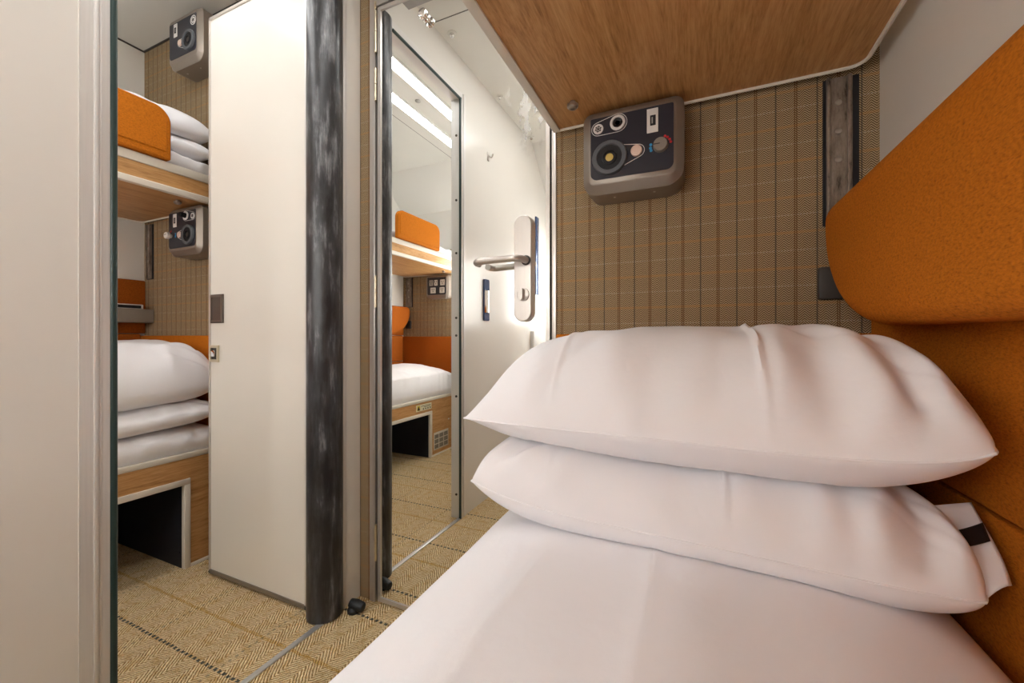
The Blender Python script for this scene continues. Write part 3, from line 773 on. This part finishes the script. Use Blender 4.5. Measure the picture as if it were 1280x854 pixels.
# ------------------------------------------------------------------ control panels
def arc_pts(cx, cz, r, a0, a1, n): return [(cx + r * math.cos(math.radians(a0 + (a1 - a0) * k / n)), cz + r * math.sin(math.radians(a0 + (a1 - a0) * k / n))) for k in range(n + 1)]
def capsule(c1, r1, c2, r2, n=12):
    (x1, z1), (x2, z2) = c1, c2; d = math.hypot(x2 - x1, z2 - z1); th = math.degrees(math.atan2(z2 - z1, x2 - x1))
    be = math.degrees(math.acos(max(-1, min(1, (r1 - r2) / d))))
    return arc_pts(x2, z2, r2, th - be, th + be, n) + arc_pts(x1, z1, r1, th + be, th + 360 - be, n)
def outline_line(bm, pts, y, w=.0016, h=.0008): return ring_xz(bm, pts, offset_poly(pts, w), y - h, y)
def control_panel(cx, cz, wall_y, fd, hand, label, loose=False, depth=.098, w=.234, h=.205, open_lid=False, simple=False, top=False, lens='lens'):
    """fd -1: faces -y; hand +1: reading lamp to the left, as beside the near berth; -1 mirrored"""
    t = thing('control_panel', (cx, wall_y, cz - h / 2), label, 'control panel', 'berth control panels')
    def P(x, z): return (cx + hand * x, cz + z)
    def Y(d): return wall_y + fd * d
    def ccw(p):
        a = sum(p[i - 1][0] * p[i][1] - p[i][0] * p[i - 1][1] for i in range(len(p)))
        return p if a > 0 else p[::-1]
    rads = (.022, .022, .042, .036) if hand > 0 else (.022, .022, .036, .042)
    A = rr(cx, cz, w, h, rads, 8); A2 = rr(cx, cz, w - .010, h - .008, rads, 8); Cc = rr(cx, cz + .003, w - .030, h - .032, .018, 8); D = rr(cx, cz + .005, .192, .152, (.004, .004, .016, .016), 8)
    b_ = B(); loft(b_, [[V((x, Y(.001), z)) for x, z in A], [V((x, Y(depth * .84), z)) for x, z in A], [V((x, Y(depth * .89), z)) for x, z in A2], [V((x, Y(depth - .002), z)) for x, z in Cc], [V((x, Y(depth), z)) for x, z in offset_poly(Cc, .003)]])
    body = obj('housing', b_, M['bezel'], t)
    for sx in (-.045, .05):
        obj('screw', revolve(B(), (cx + hand * sx, Y(depth * .55), cz - h / 2 + .001), (0, 0, -1), [(0, .0035), (.002, .003)], 10), M['steel'], body)
    b_ = B(); prism_xz(b_, D, Y(depth - .001), Y(depth + .0015)); face = obj('face_plate', b_, M['face'], t); yf = depth + .0015
    def dial(name, x, z, prof, mat, par=face, n=32):
        return obj(name, revolve(B(), (P(x, z)[0], Y(yf), P(x, z)[1]), (0, fd, 0), prof, n), mat, par)
    def flatrect(name, x, z, ww, hh, d0, d1, mat, par, r=.001):
        b2 = B(); prism_xz(b2, rr(P(x, z)[0], P(x, z)[1], ww, hh, r, 3), Y(yf + d0), Y(yf + d1)); return obj(name, b2, mat, par, smooth=False)
    if simple:   # the socket panel
        for i, (x, z, ww) in enumerate(((-.062, .034, .046), (.006, .034, .034), (.056, .034, .040), (-.058, -.032, .050), (.036, -.032, .054))):
            pl_ = flatrect('socket', x, z, ww, .050, 0, .003, M['whiteplastic'] if i != 2 else M['greyplastic'], face, .004)
            b2 = B()
            for (dx, dz) in ((-.009, .009), (.009, .009), (0, -.008)): box(b2, P(x + dx, 0)[0] - .0028, P(x + dx, 0)[0] + .0028, Y(yf + .003), Y(yf + .0036), P(0, z + dz)[1] - .006, P(0, z + dz)[1] + .006)
            obj('socket_hole', b2, M['black'], pl_, smooth=False)
        return t
    # reading lamp: broad grey ring, black bowl, small amber lens
    rg = dial('reading_lamp', -.049, -.022, [(0, .042), (.006, .042), (.009, .040), (.009, .031), (.006, .030), (-.0005, .027)], M['ringgrey'])
    dial('lamp_bowl', -.049, -.022, [(.0055, .0305), (.0025, .020), (.0035, .0185), (.008, .0175), (.009, .014), (.004, .0125)], M['black'], rg)
    dial('lamp_lens', -.049, -.022, [(.003, .0115), (.006, .009), (.0068, .004)], M[lens], rg)
    # call button in a drop-shaped outline
    b_ = B(); outline_line(b_, ccw([P(x, z) for x, z in capsule((-.035, -.022), .030, (.017, -.016), .0155, 14)]), Y(yf), .0013, fd * -.0006); obj('button_outline', b_, M['whiteplastic'], face)
    dial('button', .014, -.016, [(0, .0135), (.003, .0135), (.005, .0125), (.0055, .011), (.0045, .010)], M['peach'])
    # upper left: round switch and icon disc within a pill outline
    if not top: b_ = B(); outline_line(b_, ccw([P(x, z) for x, z in capsule((-.077, .054), .0170, (-.030, .060), .0225, 14)]), Y(yf), .0013, fd * -.0006); obj('switch_outline', b_, M['whiteplastic'], face)
    ic = dial('icon_disc', -.077, .054, [(0, .0125), (.0008, .0125)], M['whiteplastic'])
    b_ = B()
    for k in range(3):
        a = PI * k / 3 + .3; px, pz = P(-.077, .054); dx, dz = math.cos(a) * .0085, math.sin(a) * .0085
        nx, nzz = -math.sin(a) * .0009, math.cos(a) * .0009
        Yb = Y(yf + .0008)
        loft(b_, [[V((px - dx - nx, yy, pz - dz - nzz)), V((px + dx - nx, yy, pz + dz - nzz)), V((px + dx + nx, yy, pz + dz + nzz)), V((px - dx + nx, yy, pz - dz + nzz))] for yy in (Yb, Y(yf + .0013))])
    ring_xz(b_, arc_pts(*P(-.077, .054), .0068, 0, 345, 23), arc_pts(*P(-.077, .054), .0052, 0, 345, 23), Y(yf + .0013), Y(yf + .0008)); obj('icon_mark', b_, M['darkgrey'], ic)
    if top:
        b_ = B(); ring_xz(b_, arc_pts(*P(-.077, .054), .0195, 0, 350, 35), arc_pts(*P(-.077, .054), .0165, 0, 350, 35), Y(yf + .0008), Y(yf)); obj('icon_ring', b_, M['whiteplastic'], face)
    sw = None if top else dial('switch_ring', -.030, .060, [(0, .0182), (.003, .0182), (.004, .0165), (.004, .0125), (.001, .0120)], M['whiteplastic'])
    if not top: dial('switch_knob', -.030, .060, [(.001, .0118), (.004, .0105), (.002, .0085), (.001, .006)] if not open_lid else [(.001, .0105), (.022, .0095), (.024, .007)], M['black'], sw)
    # usb outlet plate
    up = flatrect('usb_plate', .050, .048, .025, .056, 0, .0012, M['whiteplastic'], face)
    flatrect('usb_port', .051, .048, .0125, .024, .0012, .0018, M['black'], up); flatrect('usb_tongue', .0495, .048, .003, .015, .0018, .0022, M['greyplastic'], up)
    if top: return t
    # temperature knob with blue and red marks
    if not loose:
        kb = dial('temperature_knob', .068, -.014, [(0, .0165), (.010, .0158), (.012, .0145)], M['greyplastic'] if hand < 0 else M['shelf'])
    else:
        kb = dial('temperature_knob', .078, -.016, [(0, .0085), (.008, .0085), (.010, .0150), (.020, .0145), (.022, .0125)], M['whiteplastic'])
    flatrect('pointer', .060 if not loose else .078, -.013, .014, .0018, .012 if not loose else .022, .0126 if not loose else .0225, M['darkgrey'], kb, .0004)
    for k, a in enumerate((165, 185, 200)):
        dial('cold_mark', .068 + .0225 * math.cos(math.radians(a)), -.014 + .0225 * math.sin(math.radians(a)), [(0, .0034), (.0007, .0034)], M['blue'], kb, 10)
    for k, a in enumerate((65, 48, 30, 12)):
        dial('hot_mark', .068 + .0225 * math.cos(math.radians(a)), -.014 + .0225 * math.sin(math.radians(a)), [(0, .0030), (.0007, .0030)], M['red'], kb, 10)
    return t
control_panel(.948, 1.3795, 0, -1, 1, 'grey berth control panel under the near upper berth, with lamp, knob and usb', h=.207, w=.236)
control_panel(-.895, 1.3725, 0, -1, -1, 'grey control panel with a loose knob under the other cabin\'s upper berth', loose=True, open_lid=True, lens='darkgrey')
control_panel(-.890, 2.185, 0, -1, -1, "grey control panel high on the wall near the other cabin's ceiling", h=.220, top=True, lens='darkgrey')
control_panel(-.985, 1.366, YB + .006, 1, -1, "grey panel of sockets under the top berth, seen in the door mirror", simple=True, depth=.075)

# ------------------------------------------------------------------ small things on the partition and at the far end, seen in the mirror
t = thing('coat_hook', (.0, -.983, 1.94), 'small metal coat hook high on the white partition, seen in the mirror', 'hook')
obj('plate', box(B(), -.002, .004, -.994, -.972, 1.935, 1.985, .002), M['steel'], t)
obj('hook', tube(B(), [(.003, -.983, 1.965), (.018, -.983, 1.952), (.026, -.983, 1.950), (.030, -.983, 1.958), (.031, -.983, 1.970)], .004, 10), M['steel'], t)
t = thing('catch_plate', (0, -.952, 1.02), 'tall dark shiny catch plate on the white partition, left of the lever in the mirror', 'catch plate')
b_ = B(); prism_yz(b_, rr(-.952, 1.132, .060, .235, .010, 6), -.002, .010); pl = obj('plate', b_, M['blueglass'], t)
b_ = B()
loft(b_, [[V((.010 + .010 * math.sin(PI * k / 8), -.980 + .056 * k / 8, z)) for k in range(9)] + [V((.0095, -.924, z)), V((.0095, -.980, z))] for z in (1.06, 1.10, 1.15, 1.185)]); obj('pull', b_, M['chrome'], pl)
o = obj('notice_panel', box(B(), -.002, .010, -1.795, -1.735, 1.24, 1.82, .003), M['blueglass']); rebase(o, (.006, -1.763, 1.24)); tag(o, 'narrow dark blue glass panel on the far partition, right of the handle in the mirror', 'panel')
o = obj('wall_box', box(B(), -.002, .030, -1.775, -1.64, .80, .965, .006), M['whiteplastic']); rebase(o, (.015, -1.70, .80)); tag(o, 'white plastic box low on the far partition, below the handle in the mirror', 'box')
t = thing('washbasin_unit', (-.50, YB + .12, 0), 'white washbasin unit at the far end of the other cabin, edge seen in the mirror', 'washbasin')
b_ = B(); prism_xy(b_, rr(-.49, YB + .085, .56, .16, (.004, .004, .06, .06), 6), .64, .965); obj('cabinet', b_, M['whiteplastic'], t)
b_ = B(); prism_xy(b_, rr(-.49, YB + .085, .564, .164, (.004, .004, .062, .062), 6), .722, .726); obj('seam', b_, M['greyplastic'], t)
b_ = B(); loft(b_, [[V((x, y, z)) for x, y in rr(-.48, YB + .095, w_, .17, (.004, .004, .07, .07), 6)] for z, w_ in ((.0, .50), (.10, .50), (.18, .44), (.40, .40), (.64, .42))]); obj('pedestal', b_, M['whiteplastic'], t)

# ------------------------------------------------------------------ camera, world, view
cam = bpy.data.cameras.new('camera'); cam.sensor_width = 36.; cam.lens = 512 / 1280 * 36.; cam.shift_y = -5 / 1280; cam.clip_start = .01
co = bpy.data.objects.new('camera', cam); COL.objects.link(co); co.location = (1.091, -1.108, .92); co.rotation_euler = (PI / 2, 0, .4224)
scene.camera = co
w = bpy.data.worlds.new('world'); scene.world = w; w.use_nodes = True
w.node_tree.nodes['Background'].inputs[0].default_value = (.01, .01, .012, 1)
scene.view_settings.view_transform = 'Standard'; scene.view_settings.look = 'None'; scene.view_settings.gamma = 1.; scene.view_settings.use_curve_mapping = False
scene.view_settings.exposure = 0.80
scene.cycles.max_bounces = 14; scene.cycles.diffuse_bounces = 8; scene.cycles.glossy_bounces = 6
scene.cycles.use_denoising = True
